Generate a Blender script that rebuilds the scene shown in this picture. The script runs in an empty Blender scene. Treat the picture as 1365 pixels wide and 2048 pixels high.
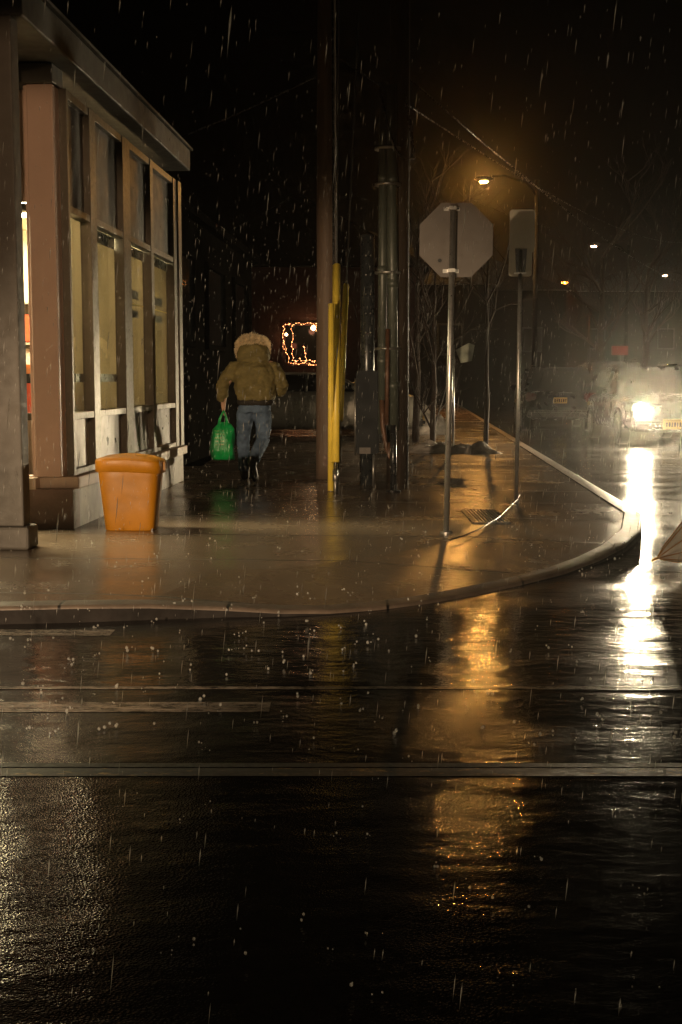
import bpy, bmesh, math, random
from mathutils import Vector, Matrix, noise
R = math.radians
random.seed(7)
scene = bpy.context.scene
COL = scene.collection

# ------------------------------------------------------------------ camera, sky, exposure
F = 2500.0; CX = 682.5; CY = 1024.0; PITCH = math.atan(267/F); H = 1.25
S = F/1900.0; FH = F/math.cos(PITCH)
cam_d = bpy.data.cameras.new('camera'); cam = bpy.data.objects.new('camera', cam_d); COL.objects.link(cam)
cam_d.sensor_fit = 'VERTICAL'; cam_d.sensor_height = 36.0; cam_d.sensor_width = 24.0
cam_d.lens = 36.0*F/2048.0; cam_d.clip_start = 0.05; cam_d.clip_end = 900
cam.location = (0, 0, H); cam.rotation_euler = (math.pi/2-PITCH, 0, 0)
scene.camera = cam
w = bpy.data.worlds.new('World'); scene.world = w; w.use_nodes = True
wn = w.node_tree.nodes; bg = wn['Background']
sky = wn.new('ShaderNodeTexSky'); sky.sky_type = 'NISHITA'; sky.sun_disc = False
sky.sun_elevation = R(-6); sky.sun_rotation = R(200)
w.node_tree.links.new(sky.outputs[0], bg.inputs[0]); bg.inputs[1].default_value = 0.004
scene.view_settings.view_transform = 'Standard'; scene.view_settings.look = 'None'
scene.view_settings.exposure = 0.0; scene.view_settings.gamma = 1.0
cy = scene.cycles
cy.use_denoising = True; cy.max_bounces = 6; cy.diffuse_bounces = 2; cy.glossy_bounces = 3
cy.transmission_bounces = 3; cy.volume_bounces = 0; cy.transparent_max_bounces = 12
cy.caustics_reflective = False; cy.caustics_refractive = False
cy.sample_clamp_indirect = 4.0; cy.sample_clamp_direct = 0.0

# ------------------------------------------------------------------ pixel helpers (photo pixels -> metres)
FW = Vector((0, math.cos(PITCH), -math.sin(PITCH))); UP = Vector((0, math.sin(PITCH), math.cos(PITCH)))
def ray(px, py): return FW + Vector((1, 0, 0))*((px-CX)/F) + UP*((CY-py)/F)
def G(px, py, z=0.0):
    d = ray(px, py); t = (z-H)/d.z
    return Vector((0, 0, H)) + d*t
def AT(px, py, Y):
    d = ray(px, py); return Vector((0, 0, H)) + d*(Y/d.y)

# ------------------------------------------------------------------ object helpers
def tag(o, label=None, cat=None, group=None, kind=None):
    if label: o['label'] = label
    if cat: o['category'] = cat
    if group: o['group'] = group
    if kind: o['kind'] = kind
    return o
def empty(name, loc=(0, 0, 0), rz=0.0):
    o = bpy.data.objects.new(name, None); COL.objects.link(o)
    o.empty_display_size = 0.2; o.location = loc; o.rotation_euler = (0, 0, rz); return o
def basis(d):
    d = d.normalized(); a = Vector((0, 0, 1)) if abs(d.z) < .95 else Vector((1, 0, 0))
    u = a.cross(d).normalized(); return u, d.cross(u).normalized()
class MB:
    def __init__(s): s.bm = bmesh.new()
    def box(s, c, size, rz=0.0, bev=0.0, M=None):
        m = Matrix.Translation(Vector(c)) @ Matrix.Rotation(rz, 4, 'Z')
        if M is not None: m = Matrix.Translation(Vector(c)) @ M
        m = m @ Matrix.Diagonal((size[0], size[1], size[2], 1))
        r = bmesh.ops.create_cube(s.bm, size=1.0, matrix=m)
        if bev > 0:
            es = set()
            for v in r['verts']: es.update(v.link_edges)
            bmesh.ops.bevel(s.bm, geom=list(es), offset=bev, segments=2, affect='EDGES', clamp_overlap=True)
        return s
    def ring(s, c, u, v, ru, rv, n, ph=0.0, pw=1.0):
        out = []
        for k in range(n):
            a = 2*math.pi*k/n+ph
            ca, sa = math.cos(a), math.sin(a)
            if pw != 1.0:
                ca = math.copysign(abs(ca)**pw, ca); sa = math.copysign(abs(sa)**pw, sa)
            out.append(s.bm.verts.new(Vector(c)+u*(ru*ca)+v*(rv*sa)))
        return out
    def loft(s, rings, cap=True):
        for a, b in zip(rings[:-1], rings[1:]):
            n = len(a)
            for k in range(n): s.bm.faces.new((a[k], a[(k+1) % n], b[(k+1) % n], b[k]))
        if cap:
            s.bm.faces.new(list(reversed(rings[0]))); s.bm.faces.new(rings[-1])
        return s
    def tube(s, p0, p1, r0, r1=None, n=12, cap=True):
        p0 = Vector(p0); p1 = Vector(p1); r1 = r0 if r1 is None else r1
        u, v = basis(p1-p0)
        return s.loft([s.ring(p0, u, v, r0, r0, n), s.ring(p1, u, v, r1, r1, n)], cap)
    def path(s, pts, rad, n=10, cap=True):
        pts = [Vector(p) for p in pts]; rings = []
        u = None
        for i, p in enumerate(pts):
            d = (pts[min(i+1, len(pts)-1)]-pts[max(i-1, 0)]).normalized()
            if u is None: u, v = basis(d)
            else:
                u = (u-d*u.dot(d)).normalized(); v = d.cross(u)
            r = rad[i] if isinstance(rad, (list, tuple)) else rad
            rings.append(s.ring(p, u, v, r, r, n))
        return s.loft(rings, cap)
    def lathe(s, prof, c=(0, 0, 0), n=32, sx=1.0, sy=1.0, pw=1.0):
        rings = [s.ring(Vector(c)+Vector((0, 0, z)), Vector((1, 0, 0)), Vector((0, 1, 0)), r*sx, r*sy, n, pw=pw) for r, z in prof]
        return s.loft(rings)
    def ball(s, c, r, sub=2, sc=(1, 1, 1), M=None):
        m = Matrix.Translation(Vector(c)) @ (M if M is not None else Matrix.Identity(4)) @ Matrix.Diagonal((r*sc[0], r*sc[1], r*sc[2], 1))
        bmesh.ops.create_icosphere(s.bm, subdivisions=sub, radius=1.0, matrix=m); return s
    def poly(s, pts):
        s.bm.faces.new([s.bm.verts.new(Vector(p)) for p in pts]); return s
    def prism(s, pts, d):
        d = Vector(d); a = [s.bm.verts.new(Vector(p)) for p in pts]; b = [s.bm.verts.new(Vector(p)+d) for p in pts]
        n = len(a); s.bm.faces.new(list(reversed(a))); s.bm.faces.new(b)
        for k in range(n): s.bm.faces.new((a[k], a[(k+1) % n], b[(k+1) % n], b[k]))
        return s
    def build(s, name, m, parent=None, smooth=False, bevel=0.0):
        bmesh.ops.recalc_face_normals(s.bm, faces=s.bm.faces[:])
        me = bpy.data.meshes.new(name); s.bm.to_mesh(me); s.bm.free()
        if smooth:
            for p in me.polygons: p.use_smooth = True
        o = bpy.data.objects.new(name, me); COL.objects.link(o); me.materials.append(m)
        if parent: o.parent = parent
        if bevel > 0:
            b = o.modifiers.new('bevel', 'BEVEL'); b.width = bevel; b.segments = 2; b.limit_method = 'ANGLE'
        return o
def lamp(name, kind, loc, power, color, size=0.05, target=None, angle=None, blend=0.5, parent=None):
    d = bpy.data.lights.new(name, kind); d.energy = power; d.color = color
    if kind in ('POINT', 'SPOT'): d.shadow_soft_size = size
    if kind == 'AREA': d.shape = 'RECTANGLE'; d.size, d.size_y = size
    if kind == 'SPOT': d.spot_size = angle; d.spot_blend = blend
    o = bpy.data.objects.new(name, d); COL.objects.link(o); o.location = loc
    if target is not None: o.rotation_euler = (Vector(target)-Vector(loc)).to_track_quat('-Z', 'Y').to_euler()
    if parent: o.parent = parent
    return o

# ------------------------------------------------------------------ materials
class NT:
    def __init__(s, name):
        s.m = bpy.data.materials.new(name); s.m.use_nodes = True; s.t = s.m.node_tree
        s.b = s.t.nodes['Principled BSDF']; s.out = s.t.nodes['Material Output']
        s.tc = s.t.nodes.new('ShaderNodeTexCoord')
    def n(s, ty, **kw):
        x = s.t.nodes.new('ShaderNode'+ty)
        for k, v in kw.items():
            if k.startswith('_'): x.inputs[int(k[1:])].default_value = v
            else: setattr(x, k, v)
        return x
    def l(s, a, b): s.t.links.new(a, b)
    def noise(s, scale, detail=3, rough=.5, vec=None, st=(1, 1, 1)):
        x = s.n('TexNoise'); x.inputs['Scale'].default_value = scale; x.inputs['Detail'].default_value = detail
        x.inputs['Roughness'].default_value = rough
        v = vec or s.tc.outputs['Object']
        if st != (1, 1, 1):
            mp = s.n('Mapping'); mp.inputs['Scale'].default_value = st; s.l(v, mp.inputs[0]); v = mp.outputs[0]
        s.l(v, x.inputs['Vector']); return x.outputs['Fac']
    def ramp(s, fac, stops):
        x = s.n('ValToRGB'); s.l(fac, x.inputs[0]); e = x.color_ramp.elements
        while len(e) < len(stops): e.new(0.5)
        for q, (p, c) in zip(e, stops):
            q.position = p; q.color = (c, c, c, 1) if isinstance(c, (int, float)) else (*c, 1)
        return x.outputs[0]
    def math(s, op, a, b=None):
        x = s.n('Math', operation=op)
        for i, v in enumerate((a, b)):
            if v is None: continue
            if isinstance(v, (int, float)): x.inputs[i].default_value = v
            else: s.l(v, x.inputs[i])
        return x.outputs[0]
    def mix(s, fac, a, b):
        x = s.n('Mix', data_type='RGBA')
        for i, v in ((0, fac), (6, a), (7, b)):
            if isinstance(v, (int, float)): x.inputs[i].default_value = v if i == 0 else (v, v, v, 1)
            elif isinstance(v, tuple): x.inputs[i].default_value = (*v, 1)
            else: s.l(v, x.inputs[i])
        return x.outputs[2]
    def bump(s, h, strength=.3, dist=.01, prev=None):
        x = s.n('Bump'); x.inputs['Strength'].default_value = strength; x.inputs['Distance'].default_value = dist
        s.l(h, x.inputs['Height'])
        if prev: s.l(prev, x.inputs['Normal'])
        return x.outputs[0]
    def set(s, k, v):
        if isinstance(v, (int, float)): s.b.inputs[k].default_value = v
        elif isinstance(v, tuple): s.b.inputs[k].default_value = (*v, 1) if len(v) == 3 else v
        else: s.l(v, s.b.inputs[k])
def pm(name, c, rough=.5, metal=0.0, var=.25, scale=8, bump=.15, bscale=60, bdist=.003, trans=0, st=(1, 1, 1), coat=0):
    q = NT(name); n1 = q.noise(scale, 5, .6, st=st)
    q.set('Base Color', q.ramp(n1, [(.3, tuple(x*(1-var) for x in c)), (.7, tuple(min(1, x*(1+var)) for x in c))]))
    q.set('Roughness', q.ramp(q.noise(scale*2.3, 3), [(.3, max(.02, rough-.08)), (.7, min(1, rough+.1))])); q.set('Metallic', metal)
    if trans: q.set('Transmission Weight', trans)
    if coat: q.set('Coat Weight', coat); q.set('Coat Roughness', .08)
    if bump: q.set('Normal', q.bump(q.noise(bscale, 3, st=st), bump, bdist))
    return q.m
def em(name, c, s):
    q = NT(name); q.set('Base Color', c); q.set('Emission Color', c); q.set('Emission Strength', s); q.set('Roughness', .4)
    return q.m
def glass_mat(name, tint=(.9, .92, .88)):
    q = NT(name); tr = q.n('BsdfTransparent'); tr.inputs[0].default_value = (*tint, 1)
    gl = q.n('BsdfGlossy'); gl.inputs['Roughness'].default_value = .03
    fr = q.n('Fresnel'); fr.inputs[0].default_value = 1.45
    q.l(q.bump(q.noise(3, 2), .08, .01), gl.inputs['Normal'])
    mx = q.n('MixShader'); q.l(q.math('MULTIPLY', fr.outputs[0], q.math('SUBTRACT', 1, q.n('NewGeometry').outputs['Backfacing'])), mx.inputs[0]); q.l(tr.outputs[0], mx.inputs[1]); q.l(gl.outputs[0], mx.inputs[2])
    q.l(mx.outputs[0], q.out.inputs[0]); return q.m

def m_asphalt():
    q = NT('wet_asphalt'); sp = q.n('SeparateXYZ'); q.l(q.tc.outputs['Object'], sp.inputs[0]); Y = sp.outputs[1]; X = sp.outputs[0]
    wob = q.math('MULTIPLY', q.math('SUBTRACT', q.noise(2.2, 3), .5), .10)
    YC = G(682, 1524, -.1).y
    near = q.math('LESS_THAN', q.math('ADD', Y, wob), YC)           # older open-graded lane this side of the centre line
    pud = q.ramp(q.noise(.9, 4, .55, st=(.55, 1.3, 1)), [(.38, 0.0), (.55, 1.0)])
    far = q.math('GREATER_THAN', Y, YC)
    pf = q.math('MAXIMUM', q.math('MULTIPLY', pud, .8), near)
    rn = q.noise(26, 3)
    strip_ = q.math('MULTIPLY', far, q.math('LESS_THAN', q.math('ADD', Y, q.math('MULTIPLY', wob, 2.5)), G(682, 1450, -.1).y))   # ravelled strip beside the centre line
    pf = q.math('MULTIPLY', pf, q.math('SUBTRACT', 1, q.math('MULTIPLY', strip_, .25)))
    rough = q.math('ADD', q.math('MULTIPLY', rn, .08), q.math('ADD', .05, q.math('MULTIPLY', q.math('SUBTRACT', 1, pf), .13)))
    q.set('Roughness', rough)
    col = q.ramp(q.noise(45, 5, .7), [(.3, (.006, .006, .0065)), (.75, (.022, .021, .02))])
    q.set('Base Color', col)
    q.set('Specular IOR Level', .5)
    vo = q.n('TexVoronoi'); vo.inputs['Scale'].default_value = 130; q.l(q.tc.outputs['Object'], vo.inputs['Vector'])
    grain = q.math('MULTIPLY', vo.outputs['Distance'], q.math('ADD', q.math('ADD', .08, q.math('MULTIPLY', near, .60)), q.math('MULTIPLY', q.math('SUBTRACT', 1, pf), q.math('ADD', .35, 0.0))))
    b1 = q.bump(grain, .45, .0022)
    b2 = q.bump(q.math('MULTIPLY', q.noise(24, 3, .6, st=(.55, 1, 1)), q.math('SUBTRACT', 1, q.math('MULTIPLY', near, .65))), .6, .0042, b1)
    b3 = q.bump(q.noise(4.5, 3, st=(.5, 1, 1)), .5, .02, b2)
    q.set('Normal', b3)
    return q.m
def m_sidewalk(rz):
    q = NT('wet_concrete_pavement')
    mp = q.n('Mapping'); mp.inputs['Rotation'].default_value = (0, 0, rz); q.l(q.tc.outputs['Object'], mp.inputs[0])
    sp = q.n('SeparateXYZ'); q.l(mp.outputs[0], sp.inputs[0])
    def line(v, period, off, wd):
        f = q.math('FRACT', q.math('ADD', q.math('DIVIDE', v, period), off))
        d = q.math('ABSOLUTE', q.math('SUBTRACT', f, .5))
        return q.math('LESS_THAN', d, wd/period*.5)
    ln = q.math('MAXIMUM', line(sp.outputs[1], 1.38, .32, .022), 0.0)
    n1 = q.noise(1.6, 6, .65); n2 = q.noise(30, 4, .7)
    col = q.mix(n1, (.125, .09, .062), (.23, .175, .125))
    col = q.mix(q.math('MULTIPLY', n2, .5), col, (.07, .055, .045))
    col = q.mix(ln, col, (.015, .013, .012)); q.set('Base Color', col)
    film = q.ramp(q.noise(1.1, 4, .6), [(.35, 0.0), (.62, 1.0)])
    rough = q.math('ADD', q.math('MULTIPLY', q.math('SUBTRACT', 1, film), .14), q.math('ADD', .10, q.math('MULTIPLY', q.noise(14, 3), .12)))
    rough = q.math('ADD', rough, q.math('MULTIPLY', ln, .4))
    q.set('Roughness', rough)
    b1 = q.bump(q.math('SUBTRACT', q.noise(60, 4, .7), q.math('MULTIPLY', ln, 1.5)), .35, .003)
    b2 = q.bump(q.noise(11, 3, st=(.6, 1, 1)), .4, .004, b1); q.set('Normal', b2)
    return q.m
def m_paint(name, c, wear=.5, rg=.10):
    q = NT(name); mask = q.ramp(q.noise(22, 8, .8, st=(.35, 1, 1)), [(wear-.10, 1.0), (wear+.12, 0.0)])
    q.set('Base Color', q.mix(mask, c, (.02, .019, .018)))
    q.set('Roughness', q.math('ADD', rg, q.math('MULTIPLY', q.noise(40, 3), .2)))
    q.set('Normal', q.bump(q.noise(24, 3, .6, st=(.55, 1, 1)), .6, .0034)); return q.m
def m_wood():
    q = NT('weathered_pole_wood'); n1 = q.noise(9, 6, .65, st=(3, 3, .18)); n2 = q.noise(2.2, 4, .6)
    c = q.mix(n1, (.07, .045, .03), (.21, .145, .10)); c = q.mix(q.math('MULTIPLY', n2, .5), c, (.11, .08, .06))
    q.set('Base Color', c); q.set('Roughness', .62); q.set('Normal', q.bump(n1, .7, .012)); return q.m

M = {}
M['asphalt'] = m_asphalt()
PHI = math.atan2(830-CX, FH)          # street direction relative to the lens axis
M['pave'] = m_sidewalk(PHI)
M['kerb'] = pm('kerb_stone', (.11, .083, .063), .3, 0, .3, 5, .35, 40)
def m_kerb():
    q = NT('kerb_stone'); sp = q.n('SeparateXYZ'); q.l(q.tc.outputs['Object'], sp.inputs[0])
    f = q.math('ABSOLUTE', q.math('SUBTRACT', q.math('FRACT', q.math('ADD', q.math('DIVIDE', sp.outputs[0], .92), .2)), .5))
    jn_ = q.math('LESS_THAN', q.math('ADD', f, q.math('MULTIPLY', q.math('SUBTRACT', q.noise(18, 3), .5), .012)), .009)
    n1 = q.noise(5, 6, .7)
    q.set('Base Color', q.mix(jn_, q.ramp(n1, [(.3, (.055, .042, .032)), (.7, (.13, .10, .078))]), (.006, .005, .005)))
    q.set('Roughness', q.math('ADD', .34, q.math('MULTIPLY', q.noise(12, 4), .3)))
    q.set('Normal', q.bump(q.math('SUBTRACT', q.noise(30, 5, .7), q.math('MULTIPLY', jn_, 2.0)), .5, .006)); return q.m
M['kerb'] = m_kerb()
M['kerbface'] = pm('dark_kerb_face', (.014, .012, .011), .7, 0, .4, 6, .4, 40)  # upright kerb face, coloured darker than the top
M['line_yellow'] = m_paint('worn_yellow_line', (.85, .52, .12), .66, .38)
M['line_white'] = m_paint('worn_white_line', (.36, .31, .26), .49)
M['dark_strip'] = pm('dark_seam', (.010, .010, .010), .5, 0, .2, 20, .3, 60)  # dark strip laid just beyond the yellow line
M['wood'] = m_wood()
M['yellow'] = pm('yellow_plastic', (.88, .66, .09), .38, 0, .12, 5, .05, 30)
M['orange'] = pm('orange_plastic', (.38, .155, .002), .5, 0, .22, 3.2, .08, 40)
M['galv'] = pm('galvanised_steel', (.42, .41, .39), .34, .9, .15, 25, .1, 80)
M['signback'] = pm('sign_back_aluminium', (.085, .073, .064), .55, .1, .10, 6, .06, 60)
M['steel_dark'] = pm('dark_wet_steel', (.030, .034, .036), .3, .3, .08, 8, .06, 50)
M['creosote'] = pm('creosoted_pole_wood', (.035, .026, .019), .7, 0, .3, 7, .6, 30, .01, st=(3, 3, .2))
M['lamp_black'] = pm('black_lamp_metal', (.006, .006, .006), .8, 0, .2, 6, 0)
M['cabinet'] = pm('dark_cabinet_paint', (.010, .012, .014), .5, .1, .1, 2, .03, 30)
M['black'] = pm('black_plastic', (.012, .012, .013), .3, 0, .3, 8, .1, 40)
M['rubber'] = pm('tyre_rubber', (.012, .012, .012), .55, 0, .3, 8, .2, 60)
M['conduit'] = pm('grey_green_conduit', (.06, .068, .055), .4, .1, .18, 6, .12, 40)
M['copper'] = pm('rusty_conduit', (.09, .045, .026), .5, .2, .35, 12, .2, 50)
M['cable'] = pm('cable_black', (.02, .02, .02), .25, 0, .2, 8, .05, 60)
M['cream'] = pm('cream_painted_metal', (.60, .48, .38), .42, 0, .07, 3, .05, 40)
M['pinkcol'] = pm('beige_column_paint', (.56, .41, .33), .45, 0, .06, 3, .05, 60)
M['fascia'] = pm('grey_fascia', (.055, .054, .047), .6, 0, .12, 4, .1, 40)
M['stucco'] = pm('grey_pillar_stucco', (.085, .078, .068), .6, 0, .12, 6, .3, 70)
M['basewall'] = pm('painted_base_wall', (.31, .27, .215), .42, 0, .3, 4, .35, 14)
M['brick_base'] = pm('brown_base_wall', (.22, .15, .125), .5, 0, .18, 5, .25, 40)
M['frame'] = pm('aluminium_frame', (.125, .115, .09), .42, .3, .10, 10, .05, 60)
M['darkpanel'] = pm('dark_transom_panel', (.05, .046, .038), .5, 0, .18, 3, .05, 20)
def m_board():
    q = NT('translucent_blind'); c = q.ramp(q.noise(2, 4), [(.3, (.34, .30, .225)), (.7, (.43, .385, .29))])
    df = q.n('BsdfDiffuse'); tl = q.n('BsdfTranslucent'); q.l(c, df.inputs[0]); q.l(c, tl.inputs[0])
    mx = q.n('MixShader'); mx.inputs[0].default_value = .42; q.l(df.outputs[0], mx.inputs[1]); q.l(tl.outputs[0], mx.inputs[2])
    q.l(mx.outputs[0], q.out.inputs[0]); return q.m
M['panel_beige'] = m_board()
M['panel_brown'] = pm('brown_lower_panel', (.13, .10, .075), .35, 0, .15, 3, .05, 20)
M['panel_pale'] = pm('pale_lower_panel', (.38, .35, .27), .4, 0, .12, 3, .05, 20)
M['glass'] = glass_mat('window_glass')
M['int_wall'] = pm('cream_shop_wall', (.70, .62, .44), .6, 0, .06, 2, .05, 30)
M['int_floor'] = pm('shop_floor', (.45, .40, .33), .3, 0, .1, 2, .05, 30)
M['tube'] = em('fluorescent_tube', (1.0, .86, .58), 60.0)
M['snow'] = pm('dirty_snow', (.58, .52, .46), .7, 0, .45, 5, .8, 18, .03)
M['bark'] = pm('wet_bark', (.030, .019, .013), .9, 0, .35, 12, .5, 40, st=(1, 1, .3))
M['carblack'] = pm('black_car_paint', (.006, .0065, .008), .22, 0, .1, 3, 0, coat=.15)
M['carsilver'] = pm('silver_car_paint', (.22, .205, .175), .3, .3, .05, 3, 0, coat=.6)
M['carglass'] = pm('dark_car_glass', (.008, .009, .01), .05, 0, .1, 3, 0)
M['chrome'] = pm('chrome', (.7, .68, .64), .12, 1, .05, 3, 0)
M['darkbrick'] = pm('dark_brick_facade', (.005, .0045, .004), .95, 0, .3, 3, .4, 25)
M['houseclad'] = pm('dark_red_house_cladding', (.05, .018, .013), .8, 0, .2, 4, .2, 30)
M['fairy'] = em('fairy_bulb', (1.0, .36, .12), 15.0)
M['fairyw'] = em('porch_bulb', (1.0, .62, .28), 40.0)
M['sodium'] = em('sodium_lens', (1.0, .44, .09), 3000.0)
M['sodium2'] = em('orange_sodium_lens', (1.0, .30, .035), 60.0)
M['white_lens'] = em('pale_lamp_lens', (1.0, .62, .36), 60.0)
M['head_lens'] = em('headlight_lens', (1.0, .80, .50), 4200.0)
M['redsign'] = em('dim_red_sign', (.20, .014, .008), .07)
M['plate'] = pm('number_plate', (.75, .52, .20), .35, .2, .1, 6, .05, 40)
M['platedark'] = pm('plate_marks', (.10, .05, .02), .5)
M['jacket'] = pm('olive_parka', (.165, .135, .055), .8, 0, .22, 7, .9, 9, .035, st=(1, 1, 1.6))
M['jackdark'] = pm('dark_parka_hem', (.03, .026, .022), .7, 0, .2, 8, .3, 30)
M['fur'] = pm('blond_fur', (.74, .60, .38), .75, 0, .3, 30, 0)
M['jeans'] = pm('faded_denim', (.10, .145, .215), .9, 0, .45, 4, .9, 14, .02)
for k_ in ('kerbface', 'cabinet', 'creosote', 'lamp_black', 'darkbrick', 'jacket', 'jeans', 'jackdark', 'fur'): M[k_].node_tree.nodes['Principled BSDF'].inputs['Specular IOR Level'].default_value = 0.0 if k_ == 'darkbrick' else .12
M['boot'] = pm('black_boot', (.015, .013, .012), .45, 0, .3, 10, .3, 40)
M['skin'] = pm('skin', (.50, .30, .20), .5, 0, .08, 8, .05, 60)
M['hair'] = pm('brown_hair', (.05, .03, .02), .6, 0, .2, 30, .3, 60)
def m_rain():
    q = NT('rain_water'); tr = q.n('BsdfTransparent'); tl = q.n('BsdfTranslucent'); df = q.n('BsdfDiffuse'); a = q.n('MixShader'); b = q.n('MixShader')
    tl.inputs[0].default_value = df.inputs[0].default_value = (.7, .68, .65, 1)
    a.inputs[0].default_value = .3; q.l(tl.outputs[0], a.inputs[1]); q.l(df.outputs[0], a.inputs[2])
    b.inputs[0].default_value = .36; q.l(tr.outputs[0], b.inputs[1]); q.l(a.outputs[0], b.inputs[2]); q.l(b.outputs[0], q.out.inputs[0]); return q.m
M['rain'] = m_rain()

# ------------------------------------------------------------------ ground
road = MB().poly([(-120, -12, -.10), (160, -12, -.10), (160, 260, -.10), (-120, 260, -.10)]).build('road', M['asphalt'])
tag(road, 'wet black asphalt road reflecting street lights', 'road', kind='structure')
# kerb polyline (photo pixels, height of the kerb top)
KP = [(-900, 1222, 0), (-300, 1218, 0), (0, 1213, 0), (150, 1210, 0), (300, 1209, -.012), (450, 1214, -.04), (560, 1220, -.06), (660, 1220, -.072), (760, 1213, -.076),
      (860, 1200, -.078), (950, 1184, -.078), (1040, 1165, -.076), (1130, 1142, -.07), (1200, 1116, -.06), (1250, 1090, -.04), (1283, 1058, -.02), (1285, 1025, 0)]
ko = [G(x, y, z) for x, y, z in KP]
D = Vector((math.sin(PHI), math.cos(PHI), 0)); N = Vector((math.cos(PHI), -math.sin(PHI), 0))
last = ko[-1]
for t in (1.0, 2.5, 5, 9, 16, 30, 60): ko.append(last + D*t)
def inward(pts, d):
    out = []
    for i, p in enumerate(pts):
        t = (pts[min(i+1, len(pts)-1)]-pts[max(i-1, 0)]); t.z = 0; t.normalize()
        out.append(Vector((p.x-t.y*d, p.y+t.x*d, p.z)))
    return out
kb = inward(ko, .16)
mb = MB(); rows = []
for off, dz in ((.16, 0), (.025, 0), (.008, -.006), (0, -.022), (0, None)):
    row = inward(ko, off)
    rows.append([mb.bm.verts.new((p.x, p.y, -.13 if dz is None else p.z+dz)) for p in row])
for a, b in zip(rows[:-1], rows[1:]):
    for i in range(len(ko)-1): mb.bm.faces.new((a[i], a[i+1], b[i+1], b[i]))
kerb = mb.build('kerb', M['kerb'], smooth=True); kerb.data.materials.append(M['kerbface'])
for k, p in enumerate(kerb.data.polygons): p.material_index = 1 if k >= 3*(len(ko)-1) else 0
tag(kerb, 'worn concrete kerb curving round the corner, lowered for the ramp', 'kerb', kind='structure')
# pavement: apron rising from the lowered kerb, then the flat walk
ks = inward(ko, .172)
ap = inward(ko, 1.15)
for i, p in enumerate(ap): p.z = 0
for i, p in enumerate(ks): p.z -= .008
mb = MB()
for i in range(len(ks)-1): mb.poly([ks[i], ks[i+1], ap[i+1], ap[i]])
mb.poly([Vector(p) for p in ap] + [Vector((-2, ap[-1].y, 0)), Vector((-2, 13.6*S, 0)), Vector((-40, 13.6*S, 0)), Vector((-40, ap[0].y, 0))])
bmesh.ops.remove_doubles(mb.bm, verts=mb.bm.verts[:], dist=.0005)
pv = mb.build('pavement', M['pave']); tag(pv, 'wet concrete pavement with joints and a ramp at the corner', 'pavement', kind='structure')
# far edge of the walk as a soft lip
def strip(name, pts, m, label, z=-.098):
    o = MB().poly([Vector((p.x, p.y, z)) for p in pts]).build(name, m); tag(o, label, 'marking', kind='structure'); return o
def band(name, y0, y1, x0, x1, m, label, z=-.098):
    a, b = G(682, y0, z).y, G(682, y1, z).y
    return strip(name, [Vector((x0, b, 0)), Vector((x1, b, 0)), Vector((x1, a, 0)), Vector((x0, a, 0))], m, label, z)
band('centre_line', 1536, 1552, -14, 16, M['line_yellow'], 'worn yellow line across the near road')
band('dark_seam', 1526, 1534, -14, 16, M['dark_strip'], 'dark seam beside the yellow line')
band('crossing_line', 1373, 1378, -14, 16, M['line_white'], 'thin worn white line across the wet road')
e = G(540, 1415, -.098).x
band('stop_line', 1404, 1424, -14, e, M['line_white'], 'short worn white band on the left of the road')
band('gutter_line', 1259, 1271, -14, G(190, 1265).x, M['line_white'], 'pale concrete gutter edge along the kerb')

# ------------------------------------------------------------------ shop on the left
C0 = G(148, 1058)
def ft(px, off=-.11):                         # distance along the side glazing for a photo column on the horizon
    r = (px-CX)/FH; q = C0 + N*off
    return (r*q.y-q.x)/(D.x-r*D.y)
def fp(t, off=0.0, z=0.0): return Vector((C0.x, C0.y, 0)) + D*t + N*off + Vector((0, 0, z))
RZ = -PHI
shop = tag(empty('shop_building', fp(0, 0, 0), RZ), 'beige corner shop with tall lit windows and a flat roof overhang', 'shop')
# local frame: x = outwards (N), y = along facade (D), origin at corner base
def lx(px): return ft(px)
TE = lx(347)
Z_L0, Z_L1, Z_S, Z_H, Z_T = .33, .43, .96, 2.63, 3.62
MB().box((-.11, TE/2+.10, .165), (.22, TE-.20, .33)).build('base_wall', M['basewall'], shop)
MB().box((-2.60, .11, .165), (5.2, .22, .33)).build('front_base_wall', M['brick_base'], shop)
MB().box((-.145, TE/2+.1, .38), (.35, TE+.04, .10)).box((-2.7, .09, .38), (4.8, .26, .098)).build('ledge', M['cream'], shop, bevel=.008)
cc = MB().box((-.215, .16, (.43+3.62)/2), (.22, .24, 3.62-.43)).build('corner_column', M['pinkcol'], shop, bevel=.01)
MB().box((-.345, .19, (.43+3.62)/2), (.03, .22, 3.19)).build('column_trim', M['pinkcol'], shop, bevel=.006)
MB().box((-.25, .15, 3.70), (.32, .32, .155)).build('column_cap', M['fascia'], shop, bevel=.012)  # dark fascia colour on the cap stands in for the eave's shade
MB().box((-4.0, TE/2-.42, 3.915), (8.12, TE+1.65, .25)).build('fascia', M['fascia'], shop, bevel=.015)
MB().box((-4.0, TE/2-.42, 4.054), (8.18, TE+1.72, .025)).build('roof', M['fascia'], shop)
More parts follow.
